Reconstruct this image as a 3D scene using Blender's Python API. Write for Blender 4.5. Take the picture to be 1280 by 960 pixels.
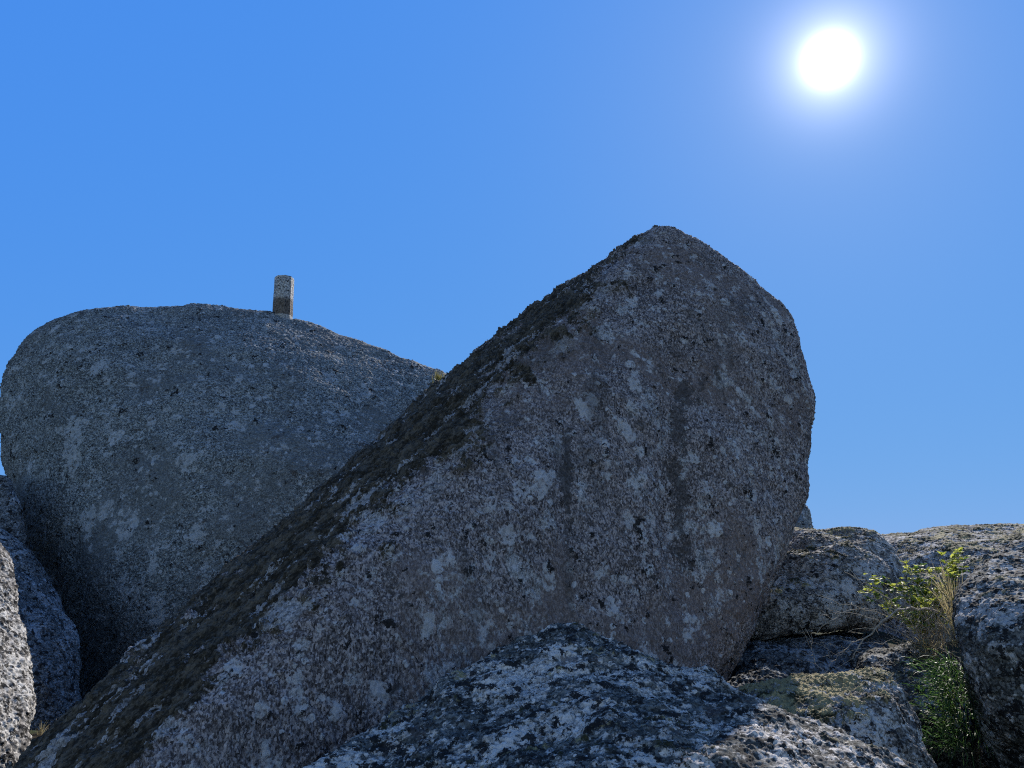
import bpy, bmesh, math, random
import numpy as np
from mathutils import Vector, noise, Matrix
for o in list(bpy.data.objects): bpy.data.objects.remove(o)
S = bpy.context.scene
COL = S.collection
R = math.radians

# ------------------------------------------------------------------ camera
PITCH, F, EYE = R(13.0), 985.0, 1.6
cd = bpy.data.cameras.new('camera'); cam = bpy.data.objects.new('camera', cd); COL.objects.link(cam)
cam.location = (0, 0, EYE); cam.rotation_euler = (R(90) + PITCH, 0, 0)
cd.sensor_width = 36; cd.lens = 36 * F / 1280; cd.clip_start = 0.05; cd.clip_end = 8000
S.camera = cam

# ------------------------------------------------------------------ sun and sky
u, v = (1037 - 640) / F, (480 - 75) / F
SUN = Vector((u, math.cos(PITCH) - v * math.sin(PITCH), math.sin(PITCH) + v * math.cos(PITCH))).normalized()
EL = math.asin(SUN.z); AZ = math.atan2(SUN.x, SUN.y)
w = bpy.data.worlds.new('World'); S.world = w; w.use_nodes = True
nt = w.node_tree; nt.nodes.clear(); N = nt.nodes.new; L = nt.links.new
sky = N('ShaderNodeTexSky'); sky.sky_type = 'NISHITA'; sky.sun_disc = False
sky.sun_elevation = EL; sky.sun_rotation = AZ
sky.altitude = 900; sky.air_density = 1.0; sky.dust_density = 0.3; sky.ozone_density = 3.0
SKY = 0.125
bg = N('ShaderNodeBackground'); bg.inputs[1].default_value = SKY
# bright aureole of scattered light round the sun (part of the sky, by direction)
tc = N('ShaderNodeTexCoord')
dp = N('ShaderNodeVectorMath'); dp.operation = 'DOT_PRODUCT'; L(tc.outputs['Generated'], dp.inputs[0]); dp.inputs[1].default_value = SUN
def M(op, a, b=None, tree=None, clamp=False):
    t = tree or nt
    n = t.nodes.new('ShaderNodeMath'); n.operation = op; n.use_clamp = clamp
    for i, x in enumerate((a, b)):
        if x is None: continue
        if isinstance(x, (int, float)): n.inputs[i].default_value = x
        else: t.links.new(x, n.inputs[i])
    return n.outputs[0]
# deep clear mountain blue towards the sun side, plain sky light from behind
ss = N('ShaderNodeSeparateColor'); L(sky.outputs[0], ss.inputs[0]); cc = N('ShaderNodeCombineColor')
for i, (k_, p_) in enumerate(((.135, .50), (.283, .24), (.602, -.02))):
    L(M('MULTIPLY', M('POWER', M('MULTIPLY', ss.outputs[i], SKY), p_), k_ / SKY), cc.inputs[i])
sx = N('ShaderNodeSeparateXYZ'); L(tc.outputs['Generated'], sx.inputs[0])
mr = N('ShaderNodeMapRange'); mr.interpolation_type = 'SMOOTHSTEP'; L(sx.outputs[1], mr.inputs[0]); mr.inputs[1].default_value = -.35; mr.inputs[2].default_value = .55
mc_ = N('ShaderNodeMix'); mc_.data_type = 'RGBA'; L(mr.outputs[0], mc_.inputs[0]); L(sky.outputs[0], mc_.inputs[6]); L(cc.outputs[0], mc_.inputs[7]); L(mc_.outputs[2], bg.inputs[0])
ang = M('ARCCOSINE', M('MINIMUM', dp.outputs['Value'], 0.9999999))
def lobe(A, s, p):
    return M('MULTIPLY', M('EXPONENT', M('MULTIPLY', M('POWER', M('DIVIDE', ang, s), p), -1.0)), A)
core = M('ADD', lobe(3.0, 0.017, 2.0), lobe(1.55, 0.026, 1.0))
wide = lobe(0.07, 0.20, 1.2)
b2 = N('ShaderNodeBackground'); b2.inputs[0].default_value = (1, 0.98, 0.97, 1); L(core, b2.inputs[1])
b3 = N('ShaderNodeBackground'); b3.inputs[0].default_value = (1, 0.78, 0.5, 1); L(wide, b3.inputs[1])
a1 = N('ShaderNodeAddShader'); a2 = N('ShaderNodeAddShader'); wo = N('ShaderNodeOutputWorld')
L(bg.outputs[0], a1.inputs[0]); L(b2.outputs[0], a1.inputs[1]); L(a1.outputs[0], a2.inputs[0]); L(b3.outputs[0], a2.inputs[1])
L(a2.outputs[0], wo.inputs[0])
w.cycles.sampling_method = 'MANUAL'; w.cycles.sample_map_resolution = 1024

sl = bpy.data.lights.new('sun', 'SUN'); so = bpy.data.objects.new('sun', sl); COL.objects.link(so)
sl.energy = 5.0; sl.angle = R(0.53); sl.color = (1, 0.94, 0.86)
so.rotation_euler = (-SUN).to_track_quat('-Z', 'Y').to_euler()

S.render.engine = 'CYCLES'
cy = S.cycles
cy.use_denoising = False; cy.use_adaptive_sampling = True; cy.adaptive_threshold = .03
cy.max_bounces = 4; cy.diffuse_bounces = 2; cy.glossy_bounces = 1; cy.transmission_bounces = 2; cy.transparent_max_bounces = 2
cy.filter_width = 1.15
S.view_settings.view_transform = 'Standard'; S.view_settings.look = 'None'
S.view_settings.gamma = 1; S.view_settings.use_curve_mapping = False
S.view_settings.exposure = 0.45

# ------------------------------------------------------------------ helpers
def at(px, py, Y):
    """world point seen at a place of the picture, Y metres ahead"""
    uu, vv = (px - 640) / F, (480 - py) / F
    d = Vector((uu, math.cos(PITCH) - vv * math.sin(PITCH), math.sin(PITCH) + vv * math.cos(PITCH)))
    d *= Y / d.y
    return Vector((d.x, d.y, d.z + EYE))

def tag(o, label=None, cat=None, group=None, kind=None):
    if label: o['label'] = label
    if cat: o['category'] = cat
    if group: o['group'] = group
    if kind: o['kind'] = kind
    return o

def link(name, me, m, parent=None, loc=None):
    o = bpy.data.objects.new(name, me); COL.objects.link(o)
    if m: me.materials.append(m)
    if parent: o.parent = parent
    if loc is not None: o.location = loc
    return o

class NT:
    """small node-building helper for one material"""
    def __init__(s, name):
        s.m = bpy.data.materials.new(name); s.m.use_nodes = True
        s.t = s.m.node_tree; s.t.nodes.clear()
        s.co = s.t.nodes.new('ShaderNodeTexCoord').outputs['Object']
        s.geo = s.t.nodes.new('ShaderNodeNewGeometry')
    def m2(s, op, a, b=None, clamp=False): return M(op, a, b, s.t, clamp)
    def vmap(s, scale=(1, 1, 1), rot=(0, 0, 0), loc=(0, 0, 0), src=None):
        n = s.t.nodes.new('ShaderNodeMapping'); s.t.links.new(src or s.co, n.inputs[0])
        n.inputs['Scale'].default_value = scale; n.inputs['Rotation'].default_value = rot; n.inputs['Location'].default_value = loc
        return n.outputs[0]
    def noise(s, scale, detail=4, rough=0.6, vec=None, dist=0.0):
        n = s.t.nodes.new('ShaderNodeTexNoise'); s.t.links.new(vec or s.co, n.inputs['Vector'])
        n.inputs['Scale'].default_value = scale; n.inputs['Detail'].default_value = detail
        n.inputs['Roughness'].default_value = rough; n.inputs['Distortion'].default_value = dist
        return n.outputs['Fac']
    def voro(s, scale, vec=None, out='Distance', feat='F1', rnd=1.0):
        n = s.t.nodes.new('ShaderNodeTexVoronoi'); s.t.links.new(vec or s.co, n.inputs['Vector'])
        n.feature = feat
        n.inputs['Scale'].default_value = scale; n.inputs['Randomness'].default_value = rnd
        return n.outputs[out]
    def warp(s, scale, amount, vec=None):
        n = s.t.nodes.new('ShaderNodeTexNoise'); s.t.links.new(vec or s.co, n.inputs['Vector'])
        n.inputs['Scale'].default_value = scale; n.inputs['Detail'].default_value = 3
        a = s.t.nodes.new('ShaderNodeVectorMath'); a.operation = 'SUBTRACT'; s.t.links.new(n.outputs['Color'], a.inputs[0]); a.inputs[1].default_value = (.5, .5, .5)
        b = s.t.nodes.new('ShaderNodeVectorMath'); b.operation = 'SCALE'; s.t.links.new(a.outputs[0], b.inputs[0]); b.inputs['Scale'].default_value = amount
        c = s.t.nodes.new('ShaderNodeVectorMath'); c.operation = 'ADD'; s.t.links.new(vec or s.co, c.inputs[0]); s.t.links.new(b.outputs[0], c.inputs[1])
        return c.outputs[0]
    def step(s, x, lo, hi):
        n = s.t.nodes.new('ShaderNodeMapRange'); n.interpolation_type = 'SMOOTHSTEP'
        s.t.links.new(x, n.inputs[0]); n.inputs[1].default_value = lo; n.inputs[2].default_value = hi
        n.inputs[3].default_value = 0; n.inputs[4].default_value = 1
        return n.outputs[0]
    def mix(s, f, a, b):
        n = s.t.nodes.new('ShaderNodeMix'); n.data_type = 'RGBA'
        for i, x in ((0, f), (6, a), (7, b)):
            if isinstance(x, (int, float)): n.inputs[i].default_value = x
            elif isinstance(x, tuple): n.inputs[i].default_value = (*x, 1)
            else: s.t.links.new(x, n.inputs[i])
        return n.outputs[2]
    def ramp(s, x, stops):
        n = s.t.nodes.new('ShaderNodeValToRGB'); s.t.links.new(x, n.inputs[0])
        e = n.color_ramp.elements
        e[0].position, e[0].color = stops[0][0], (*stops[0][1], 1)
        e[1].position, e[1].color = stops[-1][0], (*stops[-1][1], 1)
        for p, c in stops[1:-1]:
            k = e.new(p); k.color = (*c, 1)
        return n.outputs[0]
    def facing(s, d):
        n = s.t.nodes.new('ShaderNodeVectorMath'); n.operation = 'DOT_PRODUCT'
        s.t.links.new(s.geo.outputs['Normal'], n.inputs[0]); n.inputs[1].default_value = Vector(d).normalized()
        return n.outputs['Value']
    def attr(s, name):
        n = s.t.nodes.new('ShaderNodeAttribute'); n.attribute_name = name; return n.outputs['Fac']
    def finish(s, col, height=None, rough=0.9, spec=0.25, scale=1.0, disp=True):
        b = s.t.nodes.new('ShaderNodeBsdfPrincipled'); o = s.t.nodes.new('ShaderNodeOutputMaterial')
        if isinstance(col, tuple): b.inputs['Base Color'].default_value = (*col, 1)
        else: s.t.links.new(col, b.inputs['Base Color'])
        if isinstance(rough, (int, float)): b.inputs['Roughness'].default_value = rough
        else: s.t.links.new(rough, b.inputs['Roughness'])
        b.inputs['Specular IOR Level'].default_value = spec
        s.t.links.new(b.outputs[0], o.inputs[0])
        if height is not None:
            if disp:
                d = s.t.nodes.new('ShaderNodeDisplacement'); d.inputs['Midlevel'].default_value = 0; d.inputs['Scale'].default_value = scale
                s.t.links.new(height, d.inputs['Height']); s.t.links.new(d.outputs[0], o.inputs['Displacement'])
                s.m.displacement_method = 'DISPLACEMENT'
            else:
                d = s.t.nodes.new('ShaderNodeBump'); d.inputs['Strength'].default_value = 1; d.inputs['Distance'].default_value = scale
                s.t.links.new(height, d.inputs['Height']); s.t.links.new(d.outputs[0], b.inputs['Normal'])
        return s.m

# ------------------------------------------------------------------ rock material
def rock_mat(name, k=1.0, base=((.10, .10, .105), (.26, .25, .25)), pale=(.42, .43, .44), pale_amt=.5, white_amt=.6,
             black_amt=.5, moss=None, moss_th=(.5, .6), moss_col=((.018, .020, .010), (.075, .07, .032)), streak=0.0,
             tint=None, grain=1.0, yellow=0.0, moss_h=.05, stretch=None, seed=0.0, lump=1.0, ps=1.0, knob=1.0, rag=1.0, along=None):
    """granite with crusts of pale, white and black lichen and moss; k scales pattern size"""
    n = NT(name)
    co = n.vmap(loc=(seed, seed * .7, -seed))
    wv = n.warp(3 / k, .25 * k, co)
    wf = n.warp(14 / k, .05 * k, co)
    gv = n.vmap(scale=stretch, src=co) if stretch else co
    # crystal grain
    g1 = n.noise(48 / k * grain, 3, .75, gv); g2 = n.noise(16 / k * grain, 5, .7, gv); g3 = n.noise(1.3 / k, 4, .6, co)
    g = n.m2('ADD', n.m2('MULTIPLY', g1, .55), n.m2('ADD', n.m2('MULTIPLY', g2, .30), n.m2('MULTIPLY', g3, .15)))
    mid = tuple((a + b) / 2 for a, b in zip(*base))
    col = n.ramp(g, [(.39, tuple(x * .35 for x in base[0])), (.46, base[0]), (.53, mid), (.62, base[1])])
    cell = n.voro(42 / k * grain, gv, 'Color'); sc_ = n.t.nodes.new('ShaderNodeSeparateColor'); n.t.links.new(cell, sc_.inputs[0]); cell = sc_.outputs[0]
    bumps = n.voro(20 / k * grain, n.warp(20 / k, .03 * k, gv))
    col = n.mix(n.m2('MULTIPLY', n.step(cell, .55, .95), .5), col, tuple(min(.8, x * 1.7) for x in base[1]))
    col = n.mix(n.m2('MULTIPLY', n.step(n.m2('MULTIPLY', cell, -1), -.40, -.05), .65), col, tuple(x * .25 for x in base[0]))
    if tint:      # broad warm or rusty areas
        tm = n.step(n.noise(.9 / k, 4, .6, wv), .46, .62)
        col = n.mix(n.m2('MULTIPLY', tm, .65), col, n.mix(g1, tuple(x * .5 for x in tint), tint))
    # pale crust, ragged
    pm = n.m2('ADD', n.m2('MULTIPLY', n.noise(2.2 / k * ps, 6, .68, wf), .75), n.m2('MULTIPLY', g2, .25))
    th = .585 - .11 * pale_amt
    pmask = n.step(pm, th, th + .05)
    pcol = n.mix(n.m2('ADD', n.m2('MULTIPLY', n.step(g1, .40, .58), .45), n.m2('MULTIPLY', cell, .55)), tuple(x * .22 for x in pale), tuple(x * 1.25 for x in pale))
    col = n.mix(n.m2('MULTIPLY', pmask, .85), col, pcol)
    # separate white rosettes of two sizes
    hs = []
    for sc, seed2, cut in ((2.6, 3.1, .25), (6.5, 7.7, .30), (15, 1.3, .34)):
        vv = n.warp(9 / k, .16 * k * 2.6 / sc + .02, n.vmap(loc=(seed2,) * 3, src=co))
        d = n.voro(sc / k, vv)
        cellr = n.voro(sc / k, vv, 'Color')
        sep = n.t.nodes.new('ShaderNodeSeparateColor'); n.t.links.new(cellr, sep.inputs[0])
        on = n.m2('LESS_THAN', sep.outputs[0], white_amt * .42)
        edge = n.m2('SUBTRACT', n.m2('MULTIPLY', sep.outputs[1], cut * 1.3), n.m2('MULTIPLY', g2, .06))
        r = n.m2('MULTIPLY', n.step(n.m2('SUBTRACT', edge, d), -.02, .03), on)
        hs.append(r)
    wm = n.m2('MAXIMUM', hs[0], n.m2('MAXIMUM', hs[1], hs[2]))
    wm = n.m2('MULTIPLY', wm, n.step(n.noise(24 / k, 3, .7, co), .36, .5))
    col = n.mix(n.m2('MULTIPLY', wm, .85), col, n.mix(g1, tuple(x * .85 for x in pale), tuple(min(x * 1.35, .8) for x in pale)))
    sp = n.m2('ADD', n.attr('pale_spot'), n.m2('MULTIPLY', n.m2('SUBTRACT', n.noise(7 / k, 5, .65, co), .5), 2.6))
    spm = n.m2('MULTIPLY', n.step(sp, .16, .30), n.step(n.noise(13 / k, 5, .75, co), .40, .52))
    col = n.mix(n.m2('MULTIPLY', spm, .75), col, n.mix(g1, tuple(x * .8 for x in pale), tuple(min(x * 1.3, .8) for x in pale)))
    # black lichen
    bm = n.noise(7 / k, 5, .72, n.vmap(loc=(5, 2, 8), src=wf))
    bt = .63 - .10 * black_amt
    bmask = n.step(bm, bt, bt + .02)
    col = n.mix(n.m2('MULTIPLY', bmask, .96), col, (.010, .010, .011))
    h = n.m2('ADD', n.m2('MULTIPLY', g1, .012 * k), n.m2('MULTIPLY', g2, .030 * k))
    h = n.m2('ADD', h, n.m2('MULTIPLY', n.noise(3.2 / k, 6, .62, co), .09 * k * lump))
    h = n.m2('ADD', h, n.m2('MULTIPLY', wm, .006 * k))
    h = n.m2('ADD', h, n.m2('MULTIPLY', bmask, .010 * k))
    h = n.m2('ADD', h, n.m2('MULTIPLY', n.m2('SUBTRACT', .6, bumps), .028 * k * knob))
    h = n.m2('SUBTRACT', h, (.022 + .045 * lump + .007 * knob) * k)
    gdark = n.step(n.m2('ADD', n.attr('groove_dark'), n.m2('MULTIPLY', n.m2('SUBTRACT', n.noise(5, 6, .75, wf), .5), 3.6)), .32, .46)
    col = n.mix(n.m2('MULTIPLY', gdark, .75), col, n.mix(g1, (.012, .012, .013), (.10, .09, .09)))  # groove darkness put into the colour, broken up by noise
    if streak:    # dark water stains running down
        sv = n.noise(2.4, 5, .6, n.vmap(scale=(1, 1, .10), src=n.warp(1.5, .15, co)))
        sm = n.step(sv, .57, .66)
        col = n.mix(n.m2('MULTIPLY', sm, streak), col, n.mix(g1, (.010, .010, .012), (.09, .085, .085)))
    if moss:
        f = n.attr('moss_side')
        mn = n.m2('ADD', n.m2('MULTIPLY', f, .5), n.m2('ADD', n.m2('MULTIPLY', n.noise(1.7 / k, 6, .68, wv), .55 * rag), n.m2('MULTIPLY', n.noise(9 / k, 5, .7, co), .35 * rag)))
        mm = n.step(mn, moss_th[0] + .45, moss_th[1] + .45)
        cm = co
        if along:     # cushions drawn out down the slope
            cm = n.vmap(rot=Vector(along).to_track_quat('X', 'Z').inverted().to_euler(), src=co); cm = n.vmap(scale=(.42, 1, 1), src=cm)
        clump = n.noise(11 / k, 6, .7, cm); c2 = n.noise(48 / k, 3, .75, cm)
        mc = n.ramp(n.m2('ADD', n.m2('MULTIPLY', clump, .55), n.m2('MULTIPLY', c2, .45)),
                    [(.34, tuple(x * .35 for x in moss_col[0])), (.46, moss_col[0]), (.56, tuple((a + b) / 2 for a, b in zip(*moss_col))), (.70, moss_col[1])])  # crevice shade put into the colour: moss darkens where the clumps sink
        if yellow:
            ym = n.step(n.noise(2.6 / k, 6, .65, n.vmap(loc=(9, 4, 1), src=co)), .56 - .1 * yellow, .64 - .1 * yellow)
            mc = n.mix(ym, mc, n.mix(c2, (.12, .10, .045), (.42, .36, .20)))
        lm = n.step(n.noise(5 / k, 5, .7, n.vmap(loc=(3, 9, 2), src=cm)), .57, .60)      # pale lichen among the moss
        mm = n.m2('MULTIPLY', mm, n.m2('SUBTRACT', 1.0, n.m2('MULTIPLY', lm, .85)))
        col = n.mix(n.m2('MULTIPLY', lm, n.m2('MULTIPLY', n.step(n.attr('moss_side'), .2, .5), .7)), col, pcol)
        col = n.mix(mm, col, mc)
        mh = n.m2('ADD', n.m2('MULTIPLY', n.m2('SUBTRACT', clump, .38), moss_h * 2.2), n.m2('MULTIPLY', n.m2('SUBTRACT', c2, .4), moss_h * .5))
        h = n.m2('ADD', h, n.m2('MULTIPLY', mm, mh))
    return n.finish(col, h, .92, .18)

DEBUG = None
# ------------------------------------------------------------------ boulder builder
def boulder(name, pts, mat, label, cat='boulder', coarse=.14, levels=3, smooth=6, low=(.08, 1.2), mid=(.03, .4), fn=None, seed=0, group=None, push=.0, moss_fn=None, spots=(), groove_dark=None):
    """closed rock: the hull of its own corner points, worn round, then roughened"""
    P = [Vector(p) for p in pts]
    c = sum(P, Vector()) / len(P); c.z = min(p.z for p in P)
    bm = bmesh.new()
    for p in P: bm.verts.new(p - c)
    r = bmesh.ops.convex_hull(bm, input=bm.verts)
    bmesh.ops.delete(bm, geom=list({e for e in r['geom_interior'] + r['geom_unused'] if isinstance(e, bmesh.types.BMVert)}), context='VERTS')
    bmesh.ops.recalc_face_normals(bm, faces=bm.faces)
    me = bpy.data.meshes.new('tmp'); bm.to_mesh(me); bm.free()
    o = bpy.data.objects.new('tmp', me); COL.objects.link(o)
    md = o.modifiers.new('r', 'REMESH'); md.mode = 'VOXEL'; md.voxel_size = coarse
    ms = o.modifiers.new('s', 'SMOOTH'); ms.factor = .5; ms.iterations = smooth
    m2 = bpy.data.meshes.new_from_object(o.evaluated_get(bpy.context.evaluated_depsgraph_get()))
    bpy.data.objects.remove(o)
    off = Vector((seed * 3.1, -seed * 1.7, seed * 5.3))
    m2.update()
    nor = [v_.normal.copy() for v_ in m2.vertices]
    for v_, nn in zip(m2.vertices, nor):
        p = v_.co + c
        d = push + noise.fractal((p + off) / low[1], 1, 2, 3) * low[0] + noise.fractal((p - off) / mid[1], .9, 2, 4) * mid[0]
        if fn: d += fn(p, nn)
        v_.co += nn * d
    o = bpy.data.objects.new('tmp', m2); COL.objects.link(o)
    sb = o.modifiers.new('s', 'SUBSURF'); sb.levels = levels; sb.render_levels = levels
    m3 = bpy.data.meshes.new_from_object(o.evaluated_get(bpy.context.evaluated_depsgraph_get()))
    bpy.data.objects.remove(o); bpy.data.meshes.remove(m2)
    m3.name = name; m3.materials.clear()
    m3.polygons.foreach_set('use_smooth', np.ones(len(m3.polygons), dtype=bool))
    vals = np.zeros(len(m3.vertices), dtype=np.float32)
    # the side that moss can hold is judged on the smooth shape, before its fine roughness
    co = np.empty(len(m3.vertices) * 3, dtype=np.float32); m3.vertices.foreach_get('co', co); co = co.reshape(-1, 3) + np.array(c)
    no = np.empty(len(m3.vertices) * 3, dtype=np.float32); m3.vertex_normals.foreach_get('vector', no); no = no.reshape(-1, 3)
    if moss_fn: vals[:] = moss_fn(co, no)
    else: vals[:] = no[:, 2] * .98 - .1 * no[:, 1]
    dep = co[:, 1] * math.cos(PITCH) + (co[:, 2] - EYE) * math.sin(PITCH)
    px_ = 640 + F * co[:, 0] / dep; py_ = 480 - F * ((co[:, 2] - EYE) * math.cos(PITCH) - co[:, 1] * math.sin(PITCH)) / dep
    if DEBUG and name == DEBUG[0]:
        for x_ in DEBUG[1]: 
            m_ = np.abs(px_ - x_) < 3
            if m_.any(): print('SIL', name, x_, int(py_[m_].min()))
        for y_ in DEBUG[2]:
            m_ = np.abs(py_ - y_) < 3
            if m_.any(): print('SILR', name, y_, int(px_[m_].min()), int(px_[m_].max()))
    sv = np.zeros(len(co), dtype=np.float32)
    for a_, b_, r_ in spots:                 # places where one big pale lichen grows
        dd_ = np.hypot(px_ - a_, py_ - b_) + np.where(no[:, 1] > .3, 1e4, 0); near = dd_ < 12
        if not near.any(): continue
        i_ = np.where(near)[0][np.argmin(dep[near])]
        sv = np.maximum(sv, 1 - np.linalg.norm((co - co[i_]) * np.array([1, 1, .8]), axis=1) / (r_ * .75))
    a2_ = m3.attributes.new('pale_spot', 'FLOAT', 'POINT'); a2_.data.foreach_set('value', sv.astype(np.float32))
    st_ = np.zeros(len(co), dtype=np.float32)
    if groove_dark: st_[:] = groove_dark(co, no)
    a3_ = m3.attributes.new('groove_dark', 'FLOAT', 'POINT'); a3_.data.foreach_set('value', st_)
    at_ = m3.attributes.new('moss_side', 'FLOAT', 'POINT'); at_.data.foreach_set('value', vals)
    print(name, len(m3.vertices))
    ob = link(name, m3, mat, None, c)
    tag(ob, label, cat, group)
    return ob

def poly(front, back=None):
    return [at(*p) for p in front] + [Vector(p) for p in (back or [])]

# ------------------------------------------------------------------ ground
def gh(x, y):
    h = .0
    d = math.hypot(x, y)
    sm = lambda a, b, t: (lambda q: q * q * (3 - 2 * q))(min(1, max(0, (t - a) / (b - a))))
    h += .15 * sm(2.2, 5.5, y) * sm(.4, 2.2, x)          # the gully on the right climbs
    h += .5 * sm(6, 10, y) * sm(1, 4, x)
    h -= 1.6 * sm(8, 14, y) * sm(1.5, -3, x)              # drops behind on the left
    h += noise.fractal(Vector((x * .5, y * .5, 0)), 1, 2, 5) * .10 * min(1, .3 + d / 8)
    if d > 40: h -= (d - 40) * .09 * (1 if d < 400 else 400 / d) + 14 * noise.noise(Vector((x / 300, y / 300, 3))) * min(1, (d - 40) / 300)
    return h
vs, fs = [], []
rings = [0.0] + [0.12 * 1.028 ** i for i in range(400) if 0.12 * 1.028 ** i < 6000]
SEG = 240
for i, r_ in enumerate(rings):
    for j in range(SEG):
        a = 2 * math.pi * j / SEG
        x, y = r_ * math.sin(a) + .8, r_ * math.cos(a) + 3.5
        vs.append((x, y, gh(x, y)))
for i in range(len(rings) - 1):
    for j in range(SEG):
        k = (j + 1) % SEG
        fs.append((i * SEG + j, (i + 1) * SEG + j, (i + 1) * SEG + k, i * SEG + k))
me = bpy.data.meshes.new('ground'); me.from_pydata(vs, [], fs); me.validate(); me.update()
me.polygons.foreach_set('use_smooth', np.ones(len(me.polygons), dtype=bool))
n = NT('heath_soil')
g1 = n.noise(30, 5, .7); g2 = n.noise(2.5, 6, .65)
col = n.mix(n.step(g2, .42, .58), n.ramp(g1, [(.35, (.012, .010, .007)), (.65, (.07, .055, .035))]), n.ramp(g1, [(.35, (.012, .018, .008)), (.65, (.06, .075, .03))]))
tag(link('ground', me, n.finish(col, n.m2('ADD', n.m2('MULTIPLY', g1, .4), g2), .95, .1, .08, disp=False)), kind='structure')

# ------------------------------------------------------------------ boulders
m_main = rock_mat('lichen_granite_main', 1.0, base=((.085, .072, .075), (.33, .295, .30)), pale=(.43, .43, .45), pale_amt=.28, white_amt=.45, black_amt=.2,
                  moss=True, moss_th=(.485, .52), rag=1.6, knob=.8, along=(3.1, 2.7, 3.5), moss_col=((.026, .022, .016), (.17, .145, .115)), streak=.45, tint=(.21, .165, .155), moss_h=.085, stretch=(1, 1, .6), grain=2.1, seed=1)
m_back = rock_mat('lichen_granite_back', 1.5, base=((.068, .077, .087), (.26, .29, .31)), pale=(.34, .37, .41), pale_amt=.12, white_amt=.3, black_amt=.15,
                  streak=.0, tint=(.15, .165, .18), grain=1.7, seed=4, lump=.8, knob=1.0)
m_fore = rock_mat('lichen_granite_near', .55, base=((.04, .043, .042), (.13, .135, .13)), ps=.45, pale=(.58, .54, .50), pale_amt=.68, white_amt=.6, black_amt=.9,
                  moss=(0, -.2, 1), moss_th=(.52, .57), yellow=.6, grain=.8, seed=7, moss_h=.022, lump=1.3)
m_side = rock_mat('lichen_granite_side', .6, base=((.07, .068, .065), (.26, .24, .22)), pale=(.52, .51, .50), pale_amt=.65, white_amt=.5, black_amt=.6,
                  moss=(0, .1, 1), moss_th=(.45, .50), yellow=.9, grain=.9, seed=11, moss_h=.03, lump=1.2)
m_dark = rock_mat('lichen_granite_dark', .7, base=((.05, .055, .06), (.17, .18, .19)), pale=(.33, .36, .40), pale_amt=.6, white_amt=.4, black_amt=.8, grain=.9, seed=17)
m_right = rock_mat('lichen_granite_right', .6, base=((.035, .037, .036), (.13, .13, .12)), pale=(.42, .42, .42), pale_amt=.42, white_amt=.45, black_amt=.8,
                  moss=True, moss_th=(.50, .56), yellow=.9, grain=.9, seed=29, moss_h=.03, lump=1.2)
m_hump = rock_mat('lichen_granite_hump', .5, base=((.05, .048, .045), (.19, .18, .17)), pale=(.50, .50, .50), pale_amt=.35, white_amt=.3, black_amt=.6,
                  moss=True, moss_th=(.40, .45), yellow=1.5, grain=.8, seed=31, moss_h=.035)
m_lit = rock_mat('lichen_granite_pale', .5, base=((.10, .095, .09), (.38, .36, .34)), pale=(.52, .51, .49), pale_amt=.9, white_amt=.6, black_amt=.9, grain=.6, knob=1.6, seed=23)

# --- the great pointed boulder
main = [(832, 275, 8.05), (808, 293, 8.05), (785, 312, 8.1), (755, 324, 8.1), (720, 349, 8.15), (677, 374, 8.3), (640, 408, 8.2), (600, 447, 8.1), (560, 476, 7.9), (520, 510, 7.7),
        (480, 543, 7.5), (440, 576, 7.2), (400, 613, 7.0), (350, 658, 6.75), (300, 700, 6.5), (250, 743, 6.2), (200, 788, 5.9), (150, 833, 5.6), (100, 878, 5.3), (60, 918, 5.05), (0, 985, 4.8),
        # right edge
        (862, 291, 8.00), (880, 303, 8.00), (905, 322, 8.10), (942, 345, 8.19), (965, 360, 8.19), (988, 378, 8.19), (1004, 404, 8.19), (1006, 440, 8.10), (1021, 465, 8.00), (1026, 500, 7.91), (1025, 540, 7.82), (1019, 590, 7.64),
        (1005, 630, 7.69), (989, 680, 7.50), (970, 720, 7.31), (937, 770, 7.03), (903, 820, 7.10), (882, 865, 6.90), (848, 930, 6.80),
        # crest between the mossy slope and the front face
        (800, 330, 7.6), (760, 370, 7.4), (700, 432, 7.25), (640, 492, 6.9), (590, 545, 6.6), (530, 615, 6.2), (480, 680, 5.85), (420, 745, 5.5), (340, 805, 5.1), (250, 880, 4.75), (170, 960, 4.45), (110, 1030, 4.2),
        # front face
        (850, 330, 7.6), (880, 380, 7.3), (930, 430, 7.3), (850, 480, 7.1), (930, 600, 6.95), (850, 600, 6.85), (720, 600, 6.4), (600, 720, 5.9), (720, 760, 6.2), (850, 760, 6.6), (500, 820, 5.4), (700, 900, 5.95), (400, 930, 4.95), (600, 960, 5.6)]
back = [(2.7, 10.4, 3.6), (1.7, 10.2, 5.0), (.4, 10.4, 4.2), (-1.2, 9.6, 2.6), (-3.0, 7.8, .6), (-3.6, 5.8, -.2), (-2.2, 4.3, -.3), (.6, 5.6, -.4), (1.3, 7, -.4), (1.5, 9.6, -.4), (-2, 9, -.4), (-3.2, 7, -.4), (2.75, 9.6, 2.3)]
def main_fn(p, n_):
    d = 0.0
    if n_.y < -.1:
        # the long vertical groove on the face and a shallower one beside it
        uu = p.x / p.y * F + 640
        z = p.z
        for cx, wd, dep, z0, z1 in ((852, 22, .13, 1.2, 3.9), (716, 15, .05, 1.4, 3.2), (900, 34, .08, 2.6, 4.2)):
            t = max(0, min(1, (z - z0) / .5)) * max(0, min(1, (z1 - z) / .5))
            cx2 = cx + 8 * math.sin(z * 2.1)
            d -= dep * t * math.exp(-((uu - cx2) / wd) ** 2)
    return d
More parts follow.
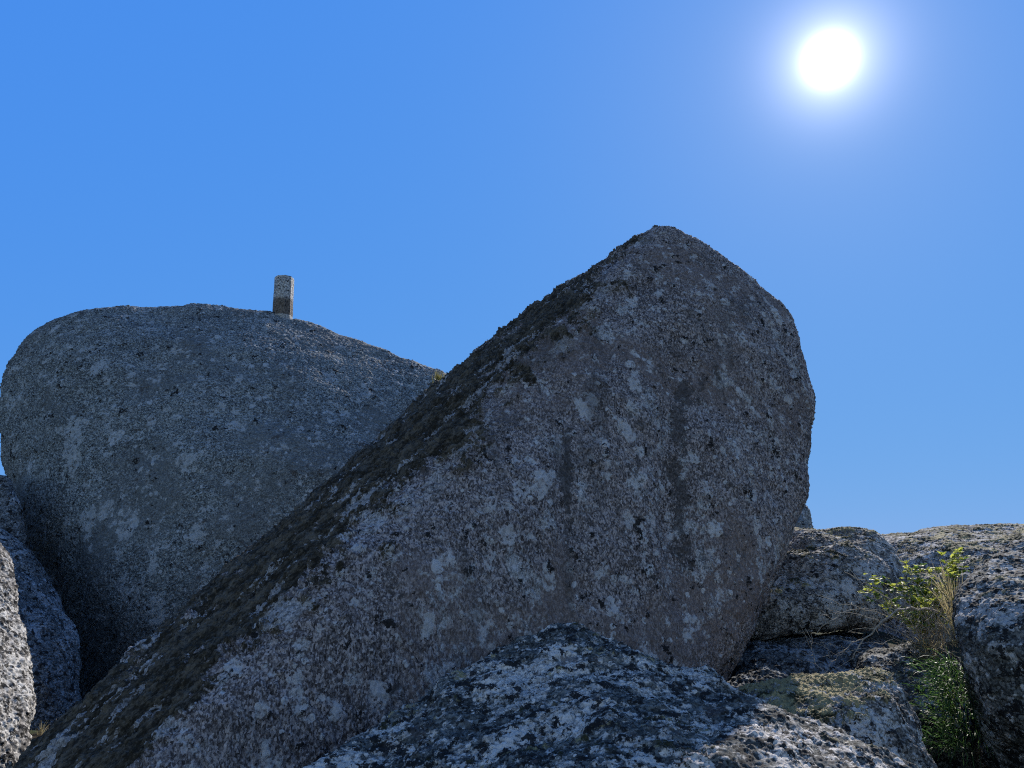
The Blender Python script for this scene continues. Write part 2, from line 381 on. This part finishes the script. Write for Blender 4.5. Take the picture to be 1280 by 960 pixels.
def main_groove_dark(co, no):  # strength of the dark bands painted down the face, mostly along its grooves
    uu = co[:, 0] / co[:, 1] * F + 640; z = co[:, 2]; o_ = np.zeros(len(co))
    for cx, wd, k_, z0, z1 in ((856, 13, .62, 1.2, 3.7), (716, 6, .6, 1.5, 3.0), (890, 26, .36, 2.7, 3.8), (800, 6, .35, 1.6, 2.6)):
        t = np.clip((z - z0) / .6, 0, 1) * np.clip((z1 - z) / .6, 0, 1)
        o_ = np.maximum(o_, k_ * t * np.exp(-((uu - cx - 8 * np.sin(z * 2.1)) / wd) ** 2))
    return np.where(no[:, 1] < 0, o_, 0)
ca, cb = np.array(at(800, 330, 7.6)), np.array(at(110, 1030, 4.2))
pn = np.cross(cb - ca, np.array((.30, .95, .05))); pn /= np.linalg.norm(pn)
if pn[2] < 0: pn = -pn
def main_moss(co, no):
    d = (co - ca) @ pn                       # metres above the plane through the crest
    hi = np.clip((co[:, 2] - 3.2) / 1.6, 0, 1)   # sparser towards the top
    return np.clip(.42 + d * .75, -.4, .72) - .20 * hi
boulder('granite_boulder', poly(main, back), m_main, 'huge pointed granite boulder with dark mossy left slope, in the centre', coarse=.11, levels=3, smooth=5, low=(.045, 1.3), mid=(.03, .35), fn=main_fn, seed=2, push=.0, groove_dark=main_groove_dark, spots=[(735, 497, .17), (790, 530, .14), (800, 470, .12), (690, 600, .16), (695, 715, .10), (655, 600, .12), (560, 700, .14), (640, 660, .12), (480, 860, .12), (240, 925, .10), (385, 800, .09), (470, 640, .08), (775, 750, .09), (870, 560, .1), (615, 770, .12), (545, 780, .12), (290, 820, .1), (180, 920, .12)], moss_fn=main_moss)

# --- the big rounded boulder behind on the left
bk = [(-6, 462, 15.6), (15, 427, 15.8), (45, 402, 16), (78, 388, 16), (95, 384, 16), (150, 383, 16.3), (190, 378, 16.5), (228, 374, 16.6), (265, 375, 16.7), (300, 379, 16.8), (330, 384, 16.9), (365, 395, 17), (400, 417, 17.1), (440, 429, 17.1),
      (480, 435, 17.1), (520, 449, 17.1), (556, 462, 17.1), (600, 486, 17), (680, 560, 16.8), (700, 700, 16),
      (-10, 490, 15.4), (-9, 530, 15.2), (-3, 570, 15.2), (7, 610, 15.1), (24, 650, 15), (44, 700, 14.8), (72, 765, 14.6), (98, 810, 14.4), (118, 870, 14.2), (140, 960, 14),
      (60, 440, 15.0), (110, 430, 14.9), (230, 425, 14.9), (350, 450, 15.0), (460, 490, 15.3), (60, 520, 14.4), (110, 600, 13.7), (230, 560, 13.4), (350, 580, 13.4), (470, 600, 13.8), (130, 720, 13.3), (250, 720, 13), (400, 740, 13.2), (200, 880, 13.2), (400, 900, 13.3), (560, 800, 14)]
bkb = [(-8.8, 19, 4.6), (-6, 20.5, 5.4), (-3, 20.5, 5.4), (.2, 20, 4.4), (1, 19, 0), (-9, 19, 1), (-3, 20, -2.5), (-8, 19, -2.5), (-7, 14.6, -2.5), (0, 15, -2.5)]
def back_fn(p, n_):
    uu = p.x / p.y * F / .974 + 640
    d = 0
    if n_.z > .2 and 130 < uu < 210: d -= .07 * math.sin((uu - 130) / 80 * math.pi)
    if n_.y < .3 and n_.z > .1: d += .035 * noise.noise(Vector((p.x * 1.2, p.z * 5, p.y)))
    return d
bb = boulder('granite_boulder', poly(bk, bkb), m_back, 'broad rounded grey boulder with the stone pillar on its top, behind on the left', coarse=.2, levels=3, smooth=5, low=(.08, 2.4), mid=(.045, .7), fn=back_fn, seed=5, spots=[(85, 535, .5), (80, 568, .3), (230, 565, .28), (292, 520, .2), (150, 650, .4), (100, 640, .35), (240, 655, .3), (185, 760, .3), (118, 450, .3), (125, 628, .3)])

# --- the lichened boulder in front, bottom middle
fr = [(355, 975, 2.9), (430, 922, 3.15), (480, 893, 3.3), (530, 868, 3.4), (580, 829, 3.55), (640, 795, 3.7), (690, 780, 3.75), (720, 779, 3.75), (760, 791, 3.7), (830, 818, 3.6), (900, 843, 3.5), (945, 866, 3.4), (1000, 890, 3.25),
      (1060, 912, 3.1), (1120, 937, 2.95), (1190, 964, 2.8), (1260, 1010, 2.6), (300, 1020, 2.7),
      (720, 850, 3.0), (640, 860, 3.05), (800, 870, 2.9), (550, 930, 2.8), (750, 960, 2.35), (900, 930, 2.6), (450, 1010, 2.4), (600, 1050, 2.2), (1000, 990, 2.3), (1080, 1040, 2.1), (800, 1080, 1.95)]
frb = [(-1.5, 4.2, .2), (.1, 5.6, .5), (1.1, 5.4, .4), (2.1, 4.5, .2), (-1.5, 4.2, -.3), (.2, 5.7, -.3), (2.2, 4.5, -.3), (1.1, 2.2, -.3), (-.8, 2.3, -.3), (1.5, 2.6, .2)]
fr = [(a, b, c_ * 1.33) for a, b, c_ in fr]
boulder('granite_boulder', poly(fr, frb), m_fore, 'low dark boulder thickly crusted with pale lichen, nearest the camera at the bottom', coarse=.055, levels=3, smooth=3, low=(.08, .8), mid=(.045, .22), seed=8, push=-.025, spots=[(810, 945, .16), (870, 948, .12), (640, 905, .2), (420, 945, .15), (700, 800, .16), (745, 870, .12)])

# --- left edge
lit = [(-40, 640, 4.2), (0, 678, 4.0), (14, 700, 3.95), (28, 755, 3.8), (37, 815, 3.65), (42, 870, 3.5), (40, 930, 3.35), (36, 1000, 3.2), (-60, 700, 3.6), (-60, 900, 3.0), (-160, 660, 4.0), (-200, 900, 3.0)]
lit = [(a, b, c_ * 1.75) for a, b, c_ in lit]
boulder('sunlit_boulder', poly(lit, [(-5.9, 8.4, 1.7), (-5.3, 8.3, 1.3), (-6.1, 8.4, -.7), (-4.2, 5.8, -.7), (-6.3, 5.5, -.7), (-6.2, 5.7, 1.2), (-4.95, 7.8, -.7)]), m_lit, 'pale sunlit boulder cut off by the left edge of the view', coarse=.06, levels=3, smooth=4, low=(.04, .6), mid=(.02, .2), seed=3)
la = [(-60, 640, 8.2), (0, 660, 8.1), (25, 680, 8.0), (50, 712, 7.9), (75, 755, 7.75), (95, 790, 7.6), (105, 822, 7.45), (102, 865, 7.3), (90, 910, 7.1), (95, 950, 6.9), (85, 1010, 6.7), (20, 760, 7.1), (60, 850, 6.9), (0, 900, 6.6)]
la = [(a, b, c_ * 1.48) for a, b, c_ in la]
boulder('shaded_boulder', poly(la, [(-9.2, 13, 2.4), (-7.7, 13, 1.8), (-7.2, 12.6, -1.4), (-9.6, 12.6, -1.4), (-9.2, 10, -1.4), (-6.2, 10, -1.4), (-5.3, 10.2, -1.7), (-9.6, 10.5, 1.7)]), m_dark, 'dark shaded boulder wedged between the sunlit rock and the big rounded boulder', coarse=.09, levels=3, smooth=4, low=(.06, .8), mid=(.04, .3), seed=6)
lb = [(-70, 575, 13.6), (-20, 588, 13.4), (8, 589, 13.3), (18, 600, 13.2), (30, 640, 13.1), (42, 690, 13), (48, 740, 13), (0, 640, 12.8), (-20, 700, 12.6)]
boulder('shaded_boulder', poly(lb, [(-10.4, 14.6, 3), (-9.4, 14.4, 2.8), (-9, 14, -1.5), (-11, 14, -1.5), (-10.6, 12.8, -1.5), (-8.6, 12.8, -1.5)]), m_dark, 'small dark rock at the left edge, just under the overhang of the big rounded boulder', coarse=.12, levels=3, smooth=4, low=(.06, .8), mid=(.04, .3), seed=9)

# --- right side
r1 = [(975, 675, 9.4), (1000, 661, 9.5), (1050, 657, 9.5), (1088, 659, 9.4), (1110, 670, 9.3), (1124, 690, 9.1), (1136, 712, 8.9), (1141, 735, 8.75), (1132, 762, 8.6), (1100, 785, 8.4), (1040, 794, 8.3), (960, 798, 8.3), (930, 800, 8.4),
      (1000, 700, 8.7), (1060, 690, 8.7), (1100, 715, 8.55), (1040, 750, 8.2), (960, 750, 8.3), (900, 720, 9.2)]
boulder('granite_boulder', poly(r1, [(2.4, 11.2, 1.9), (4.6, 11.2, 1.9), (4.9, 10.5, 1.0), (2.4, 10.8, .9)]), m_side, 'rounded mossy-topped boulder right of the foot of the pointed boulder', coarse=.09, levels=3, smooth=4, low=(.06, .8), mid=(.05, .28), seed=12, spots=[(1090, 705, .25), (1045, 755, .25), (1070, 725, .2)])
r2 = [(900, 800, 8.9), (950, 800, 8.2), (1040, 800, 8.2), (1100, 800, 8.2), (1120, 820, 7.9), (1100, 860, 7.2), (1000, 870, 7.1), (900, 880, 7.2), (960, 820, 7.6), (1050, 825, 7.6)]
boulder('shaded_boulder', poly(r2, [(2.4, 9.8, .8), (4.4, 9.8, .8), (4.4, 9.5, -.2), (2.2, 9.5, -.2), (2, 7.2, -.2), (3.6, 7.2, -.2)]), m_dark, 'low dark rock in the shade under the rounded mossy-topped boulder', coarse=.09, levels=3, smooth=3, low=(.06, .6), mid=(.05, .25), seed=13)
r3 = [(935, 872, 5.4), (1000, 861, 5.5), (1050, 842, 5.6), (1090, 834, 5.6), (1115, 837, 5.55), (1130, 853, 5.4), (1136, 880, 5.2), (1130, 910, 5.05), (1105, 935, 4.9), (1030, 900, 4.9), (1060, 880, 5.0), (1105, 870, 5.05), (980, 900, 5.0), (1080, 960, 4.7)]
boulder('granite_boulder', poly(r3, [(1.6, 6.1, .7), (2.7, 6.3, .75), (2.8, 6.2, .1), (1.6, 6, .1), (1.5, 5, .1), (2.4, 4.7, .1)]), m_hump, 'small humped rock with yellow moss on top and a large white lichen patch', 'rock', coarse=.05, levels=3, smooth=4, low=(.04, .5), mid=(.03, .18), seed=14, spots=[(1095, 893, .20), (1075, 900, .14)])
r5 = [(1095, 676, 12.8), (1140, 664, 13.2), (1200, 658, 13.6), (1280, 652, 14), (1400, 648, 14.5), (1130, 694, 11.6), (1190, 700, 11), (1280, 690, 10.6), (1400, 700, 10.5), (1120, 720, 11.2), (1200, 730, 10.4)]
boulder('granite_slab', poly(r5, [(5.5, 16, 1.9), (11, 17, 2.0), (11.5, 12, 0), (5, 10.6, 0), (5.4, 15.5, 0), (11, 16, 0)]), m_side, 'long low sunlit slab of rock forming the skyline on the right', 'rock slab', coarse=.12, levels=3, smooth=2, low=(.08, 1.0), mid=(.06, .4), seed=15)
r4 = [(1214, 694, 7.4), (1240, 684, 7.8), (1300, 668, 8.2), (1400, 664, 8.2), (1204, 708, 7.2), (1193, 738, 6.9), (1185, 770, 6.7), (1185, 802, 6.5), (1200, 835, 6.35), (1228, 866, 6.2), (1290, 900, 6.0), (1250, 740, 6.4), (1300, 760, 6.0), (1230, 800, 6.15), (1300, 840, 5.8), (1400, 760, 6.0), (1420, 880, 5.8)]
r4 = [(a, b, c_ * .86) for a, b, c_ in r4]
boulder('granite_boulder', poly(r4, [(5.0, 7.9, 1.7), (6.2, 7.8, 1.7), (4.6, 7.4, -.2), (6.2, 7.4, -.2), (3.42, 6.1, -.1), (4.5, 5.5, -.3), (5.8, 5.3, -.2)]), m_right, 'large boulder at the right edge, sunlit on top, with its front in shade', coarse=.08, levels=3, smooth=4, low=(.07, .7), mid=(.04, .25), seed=16, spots=[(1224, 748, .15), (1246, 757, .18)])
r6 = [(1075, 822, 6.9), (1100, 812, 7.0), (1150, 806, 7.1), (1185, 815, 7.0), (1200, 840, 6.8), (1100, 850, 6.5), (1160, 850, 6.4), (1150, 880, 6.2), (1190, 900, 6.1), (1090, 880, 6.3)]
boulder('granite_ledge', poly(r6, [(3.2, 7.8, .8), (4.2, 7.8, .8), (4.2, 7.6, 0), (3, 7.6, 0), (2.8, 6.4, 0), (3.8, 6.2, 0)]), m_right, 'flat ledge of rock with a sunlit mossy rim beneath the leafy bramble', 'rock', coarse=.06, levels=3, smooth=3, low=(.04, .5), mid=(.03, .18), seed=18)
r7 = [(990, 626, 15), (1006, 625, 15), (1013, 634, 15), (1018, 656, 15), (1022, 690, 15), (960, 660, 15), (1000, 650, 14.4)]
boulder('granite_boulder', poly(r7, [(5, 16.5, 2.6), (5.8, 16.3, 2.3), (5.8, 16, 0), (4.6, 16, 0), (4.6, 14.6, 0), (5.8, 14.8, 0)]), m_back, 'distant dark rock just peeping out behind the right flank of the pointed boulder', coarse=.1, levels=2, smooth=3, low=(.05, .8), mid=(.03, .3), seed=19)

# ------------------------------------------------------------------ stone pillar on the back boulder
def pillar():
    base = at(352.5, 406, 17.0)
    H = at(352.5, 350, 17.0).z - base.z + .05
    Wd = 24 / F * 17.0
    root = bpy.data.objects.new('stone_pillar', None); COL.objects.link(root); root.location = base; root.rotation_euler = (R(0), R(-.8), R(-4))
    tag(root, 'short square stone marker post standing on top of the rounded boulder', 'pillar')
    def prism(hw, ch, z0, z1, taper, segs=40, dome=.0):
        bm = bmesh.new()
        ring0 = []
        oct_ = [(hw, -hw + ch), (hw, hw - ch), (hw - ch, hw), (-hw + ch, hw), (-hw, hw - ch), (-hw, -hw + ch), (-hw + ch, -hw), (hw - ch, -hw)]
        pts = []
        for i in range(8):
            a, b = Vector(oct_[i]), Vector(oct_[(i + 1) % 8])
            m_ = 14 if (a - b).length > ch * 1.6 else 3
            for k in range(m_): pts.append(a.lerp(b, k / m_))
        prev = None
        for s_ in range(segs + 1):
            t = s_ / segs; z = z0 + (z1 - z0) * t
            sc = 1 - taper * t
            if s_ == segs: sc *= .96
            row = [bm.verts.new((p.x * sc + .006 * noise.noise(Vector((p.x * 9, p.y * 9, z * 9))), p.y * sc + .006 * noise.noise(Vector((p.x * 9, p.y * 9, z * 9 + 5))), z)) for p in pts]
            if prev:
                for k in range(len(row)): bm.faces.new((prev[k], prev[(k + 1) % len(row)], row[(k + 1) % len(row)], row[k]))
            prev = row
        for q in range(1, 6):
            f_ = 1 - q / 6
            row = [bm.verts.new((v_.co.x * (f_ ) / (1 - (q - 1) / 6), v_.co.y * f_ / (1 - (q - 1) / 6), z1 + dome * (1 - f_ * f_))) for v_ in prev]
            for k in range(len(row)): bm.faces.new((prev[k], prev[(k + 1) % len(row)], row[(k + 1) % len(row)], row[k]))
            prev = row
        bm.faces.new(prev)
        bmesh.ops.recalc_face_normals(bm, faces=bm.faces)
        me = bpy.data.meshes.new('p'); bm.to_mesh(me); bm.free(); return me
    n = NT('weathered_post')
    sep = n.t.nodes.new('ShaderNodeSeparateXYZ'); n.t.links.new(n.co, sep.inputs[0])
    z = n.m2('ADD', sep.outputs[2], n.m2('MULTIPLY', n.noise(9, 4, .6), .12))
    g = n.noise(26, 5, .75)
    worn = n.ramp(g, [(.38, (.07, .07, .075)), (.5, (.36, .36, .37)), (.62, (.70, .70, .68))])
    brown = n.ramp(g, [(.38, (.05, .045, .042)), (.62, (.24, .20, .17))])
    col = n.mix(n.step(z, H * .50 + .02, H * .50 + .16), brown, worn)
    col = n.mix(n.step(n.m2('MULTIPLY', g, -1), -.42, -.38), col, (.02, .02, .02))
    m1 = n.finish(col, g, .9, .2, .03, disp=False)
    n = NT('pale_mortar'); g = n.noise(30, 5, .7)
    mm = n.finish(n.ramp(g, [(.36, (.16, .16, .16)), (.64, (.55, .54, .52))]), g, .9, .2, .02, disp=False)
    link('shaft', prism(Wd / 2 * .97, Wd * .25, .20, H, .03, dome=.02), m1, root)
    link('mortar_foot', prism(Wd / 2 * 1.0, Wd * .26, -.35, .235, .02, segs=12), mm, root)
pillar()

# ------------------------------------------------------------------ plants
def leaf_mat(name, c1, c2, trans=.5, scale=12):
    m = bpy.data.materials.new(name); m.use_nodes = True; t = m.node_tree; t.nodes.clear()
    o = t.nodes.new('ShaderNodeOutputMaterial'); d = t.nodes.new('ShaderNodeBsdfPrincipled'); tr = t.nodes.new('ShaderNodeBsdfTranslucent'); mx = t.nodes.new('ShaderNodeMixShader')
    g = t.nodes.new('ShaderNodeNewGeometry')
    mix = t.nodes.new('ShaderNodeMix'); mix.data_type = 'RGBA'; t.links.new(g.outputs['Random Per Island'], mix.inputs[0])
    mix.inputs[6].default_value = (*c1, 1); mix.inputs[7].default_value = (*c2, 1)
    t.links.new(mix.outputs[2], d.inputs['Base Color']); t.links.new(mix.outputs[2], tr.inputs[0]); d.inputs['Roughness'].default_value = .5; d.inputs['Specular IOR Level'].default_value = .3
    mx.inputs[0].default_value = trans
    t.links.new(d.outputs[0], mx.inputs[1]); t.links.new(tr.outputs[0], mx.inputs[2]); t.links.new(mx.outputs[0], o.inputs[0])
    return m

class MB:
    def __init__(s): s.v, s.f = [], []
    def tube(s, pts, r0, r1, n=5):
        pts = [Vector(p) for p in pts]; base = len(s.v)
        for i, p in enumerate(pts):
            d = (pts[min(i + 1, len(pts) - 1)] - pts[max(i - 1, 0)]).normalized()
            a = d.orthogonal().normalized(); b = d.cross(a)
            r = r0 + (r1 - r0) * i / (len(pts) - 1)
            for k in range(n):
                q = 2 * math.pi * k / n
                s.v.append(p + a * r * math.cos(q) + b * r * math.sin(q))
        for i in range(len(pts) - 1):
            for k in range(n):
                a, b = base + i * n + k, base + i * n + (k + 1) % n
                s.f.append((a, b, b + n, a + n))
    def blade(s, p, d, length, width, droop, rnd, n=5):
        """narrow bent blade tapering to a point"""
        d = d.normalized(); side = d.cross(Vector((rnd.uniform(-1, 1), rnd.uniform(-1, 1), .2))).normalized()
        base = len(s.v); q = Vector(p)
        for i in range(n + 1):
            t = i / n; wd = width * (1 - t) ** .7 + width * .05
            s.v += [q - side * wd / 2, q + side * wd / 2]
            d = (d + Vector((0, 0, -droop / n))).normalized(); q = q + d * length / n
        for i in range(n):
            a = base + 2 * i; s.f.append((a, a + 1, a + 3, a + 2))
    def leaf(s, p, d, nrm, L_, W_, fold=.25):
        """toothed oval leaf folded along its midrib"""
        d = d.normalized(); side = d.cross(nrm).normalized(); up = side.cross(d).normalized()
        b = len(s.v)
        prof = [(0, .03), (.15, .32), (.3, .47), (.42, .40), (.55, .46), (.7, .30), (.85, .16), (1, .0)]
        for t, wv in prof:
            c = p + d * L_ * t - up * L_ * .15 * t * t
            s.v += [c + side * W_ * wv + up * W_ * wv * fold, c, c - side * W_ * wv + up * W_ * wv * fold]
        for i in range(len(prof) - 1):
            a = b + 3 * i
            s.f += [(a, a + 1, a + 4, a + 3), (a + 1, a + 2, a + 5, a + 4)]
    def build(s, name, mat, parent=None, loc=Vector((0, 0, 0))):
        me = bpy.data.meshes.new(name); me.from_pydata([tuple(Vector(v_) - loc) for v_ in s.v], [], s.f); me.validate(); me.update()
        o = link(name, me, mat, parent)
        if not parent: o.location = loc
        return o

m_yl = leaf_mat('young_leaf', (.30, .36, .05), (.50, .52, .10), .6)
m_gl = leaf_mat('green_leaf', (.05, .12, .02), (.16, .26, .05), .55)
m_gr = leaf_mat('fresh_grass', (.025, .065, .02), (.11, .20, .06), .5)
m_dry = leaf_mat('dry_grass', (.30, .25, .13), (.52, .45, .27), .4)
n = NT('bark_twig'); g = n.noise(60, 3, .6)
m_tw = n.finish(n.mix(g, (.20, .16, .12), (.55, .49, .40)), g, .85, .2, .002, disp=False)

def arc(p0, p1, lift, rnd, n=12, jit=.015):
    p0, p1 = Vector(p0), Vector(p1); out = []
    for i in range(n + 1):
        t = i / n
        out.append(p0.lerp(p1, t) + Vector((0, 0, lift * 4 * t * (1 - t))) + Vector((rnd.gauss(0, jit), rnd.gauss(0, jit), rnd.gauss(0, jit))) * min(1, 4 * t))
    return out

def root_at(name, loc, label, cat, group=None):
    o = bpy.data.objects.new(name, None); COL.objects.link(o); o.location = loc; tag(o, label, cat, group); return o

def bramble():
    rnd = random.Random(4)
    base = at(1160, 800, 7.3)
    root = root_at('bramble_bush', base, 'leafy bramble with bright yellow-green backlit leaves growing in the cleft', 'bush')
    st, lf, l2 = MB(), MB(), MB()
    tips = [(1088, 722, 7.3), (1082, 738, 7.2), (1112, 726, 7.4), (1148, 708, 7.8), (1166, 712, 7.8), (1180, 700, 7.8), (1196, 692, 7.9), (1208, 694, 7.8), (1190, 712, 7.6), (1135, 706, 7.8), (1160, 745, 7.4), (1140, 752, 7.3), (1128, 740, 7.4),
            (1186, 722, 7.5), (1150, 770, 7.2), (1136, 764, 7.2), (1172, 730, 7.6), (1204, 700, 7.7), (1143, 735, 7.6), (1158, 726, 7.6), (1118, 752, 7.3), (1178, 752, 7.3)]
    tips += [(a_ + rnd.gauss(0, 9), b_ + rnd.gauss(4, 7), c_ + rnd.uniform(-.25, .1)) for a_, b_, c_ in tips]
    for px, py, Y in tips:
        t = at(px, py, Y)
        b0 = base + Vector((rnd.uniform(-.08, .12), rnd.uniform(-.1, .1), -.05))
        pts = arc(b0, t, rnd.uniform(.02, .12), rnd)
        st.tube(pts, .005, .0015)
        for k in range(3, len(pts)):
            for q in range(rnd.choice((2, 3, 3)) if k > 6 else rnd.choice((0, 1, 2))):
                p = pts[k] + Vector((rnd.gauss(0, .012), rnd.gauss(0, .012), rnd.gauss(0, .012)))
                dd = Vector((rnd.uniform(-1, 1), rnd.uniform(-1, 1), rnd.uniform(-.3, .7)))
                tgt = lf if rnd.random() < .75 else l2  # some sprays, picked at random, get the darker green
                for z_ in (-.9, 0, .9):       # three leaflets
                    d3 = Matrix.Rotation(z_, 3, 'Z') @ dd
                    nn = Vector((rnd.uniform(-.5, .5), rnd.uniform(-.8, .1), 1))
                    s_ = rnd.uniform(.020, .050) * (1.15 if k > 9 else .9)
                    tgt.leaf(p + d3.normalized() * .008, d3, nn, s_, s_ * .8)
    st.build('stem', m_tw, root, base); lf.build('leaves', m_yl, root, base); l2.build('green_leaves', m_gl, root, base)
bramble()

def dead_twigs():
    rnd = random.Random(9)
    base = at(1150, 800, 7.0)
    root = root_at('dry_bush', base, 'tangle of bare brown twigs arching left out of the cleft', 'bush')
    st = MB()
    for (a, b, lift, r) in (((1172, 800, 7.2), (1054, 714, 6.9), .05, .006), ((1172, 765, 7.0), (1066, 820, 6.7), .16, .009), ((1150, 790, 7.1), (1018, 792, 6.9), .20, .004), ((1140, 800, 7.0), (1015, 770, 7.0), .10, .003),
                            ((1170, 790, 7.2), (1020, 745, 7.2), .02, .004), ((1160, 810, 7.0), (1088, 752, 7.0), .12, .004), ((1150, 805, 7.0), (1040, 840, 6.8), .10, .003), ((1160, 800, 7.1), (1168, 700, 7.4), .0, .005),
                            ((1165, 800, 7.1), (1130, 690, 7.5), .0, .004), ((1168, 800, 7.1), (1185, 720, 7.3), 0, .005), ((1075, 800, 7.1), (1025, 850, 6.8), .05, .003), ((1020, 830, 7.0), (1012, 790, 7.1), .0, .003)):
        pts = arc(at(*a), at(*b), lift, rnd, 14, .010)
        st.tube(pts, r * 1.3, r * .5)
        for k in range(4, 14, 2):
            p = pts[k]; d = Vector((rnd.uniform(-1, .3), rnd.uniform(-.6, .6), rnd.uniform(-.3, .8))).normalized()
            st.tube(arc(p, p + d * rnd.uniform(.08, .28), rnd.uniform(-.02, .03), rnd, 5, .006), r * .45, .0012, 4)
    for i in range(130):
        p = at(rnd.gauss(1158, 16), rnd.uniform(770, 822), rnd.uniform(6.7, 7.2)); d = Vector((rnd.uniform(-1, .8), rnd.uniform(-.7, .3), rnd.uniform(-.2, 1))).normalized()
        st.tube(arc(p, p + d * rnd.uniform(.10, .34), rnd.uniform(-.03, .05), rnd, 6, .008), .0022, .0008, 4)
    st.build('twigs', m_tw, root, base)
dead_twigs()

def tuft(name, label, base_px, spread, n_, length, width, lean, droop, mat, seed, cat='grass tuft', group=None, zr=.12, part='blades'):
    rnd = random.Random(seed)
    base = at(*base_px)
    mb = MB()
    for i in range(n_):
        a = rnd.uniform(0, 2 * math.pi); r = min(abs(rnd.gauss(0, .45)), .95)
        p = base + Vector((math.cos(a) * r * spread[0], math.sin(a) * r * spread[1], rnd.uniform(-zr, zr) * (spread[2] if len(spread) > 2 else 1)))
        d = Vector((math.cos(a) * .6 * rnd.random(), math.sin(a) * .6 * rnd.random(), 1)) + Vector(lean)
        mb.blade(p, d, length * rnd.uniform(.45, 1.15), width * rnd.uniform(.6, 1.3), droop * rnd.uniform(.4, 1.6), rnd)
    o = mb.build(name, mat, None, base); tag(o, label, cat, group); return o
tuft('grass_tuft', 'lush bright green clump of grass and leaves hanging in the shaded gully', (1188, 880, 5.75), (.30, .20, 2.5), 760, .19, .008, (-.6, -.5, -.2), 1.7, m_gr, 1)
tuft('grass_tuft', 'dry straw-coloured grass standing against the right edge boulder beside the bramble', (1190, 770, 6.95), (.10, .12, 2.2), 170, .26, .006, (-.1, 0, .3), 1.0, m_dry, 2)
tuft('grass_tuft', 'short olive grass and moss along the sunlit rim of the ledge under the bramble', (1160, 822, 6.75), (.22, .12), 520, .12, .006, (-.3, -.4, 0), 1.6, m_dry, 3)
tuft('grass_tuft', 'tiny sunlit dry tuft low in the gap beside the sunlit boulder at the left edge', (50, 926, 8.2), (.12, .08), 90, .10, .008, (0, 0, .2), .8, m_dry, 5)

def fern_leaves():
    rnd = random.Random(12)
    base = at(1190, 860, 5.9); mb = MB()
    for i in range(520):
        px = rnd.gauss(1186, 18); py = rnd.uniform(826, 905)
        px += (py - 865) * -.15
        p = at(px, py, rnd.uniform(5.7, 6.1)); d = Vector((rnd.uniform(-1, 1), rnd.uniform(-1, .2), rnd.uniform(-.6, .6)))
        s_ = rnd.uniform(.012, .03)
        mb.leaf(p, d, Vector((rnd.uniform(-.4, .4), -.4, 1)), s_, s_ * .7)
    st = MB()
    for i in range(26):
        a = at(rnd.gauss(1196, 8), rnd.uniform(850, 915), 6.0)
        st.tube(arc(a, at(rnd.gauss(1180, 18), rnd.uniform(822, 890), 5.85), .03, rnd, 7, .006), .003, .001, 4)
    root = root_at('trailing_plant', base, 'small leafy green plant trailing down the gully above the grass clump', 'plant')
    mb.build('leaves', m_gl, root, base); st.build('stems', m_tw, root, base)
fern_leaves()

tuft('heather_shrub', 'little olive shrub on the right shoulder of the rounded boulder where it meets the slope', (549, 482, 15.3), (.14, .2), 260, .22, .012, (.1, 0, .3), .3, leaf_mat('olive_sprig', (.10, .10, .03), (.34, .29, .10), .4), 6, 'shrub')

# grass that carpets the gully floor
rnd = random.Random(31); mb = MB()
for i in range(9000):
    x, y = rnd.uniform(1.4, 4.4), rnd.uniform(3.0, 7.0)
    mb.blade(Vector((x, y, gh(x, y) - .01)), Vector((rnd.uniform(-.6, .6), rnd.uniform(-.6, .6), 1)), rnd.uniform(.05, .14), .005, rnd.uniform(.3, 1.4), rnd, 3)
tag(mb.build('gully_grass', leaf_mat('dull_grass', (.02, .035, .012), (.10, .10, .05), .4)), 'short dark grass on the shaded floor of the gully', 'grass', None, 'stuff')
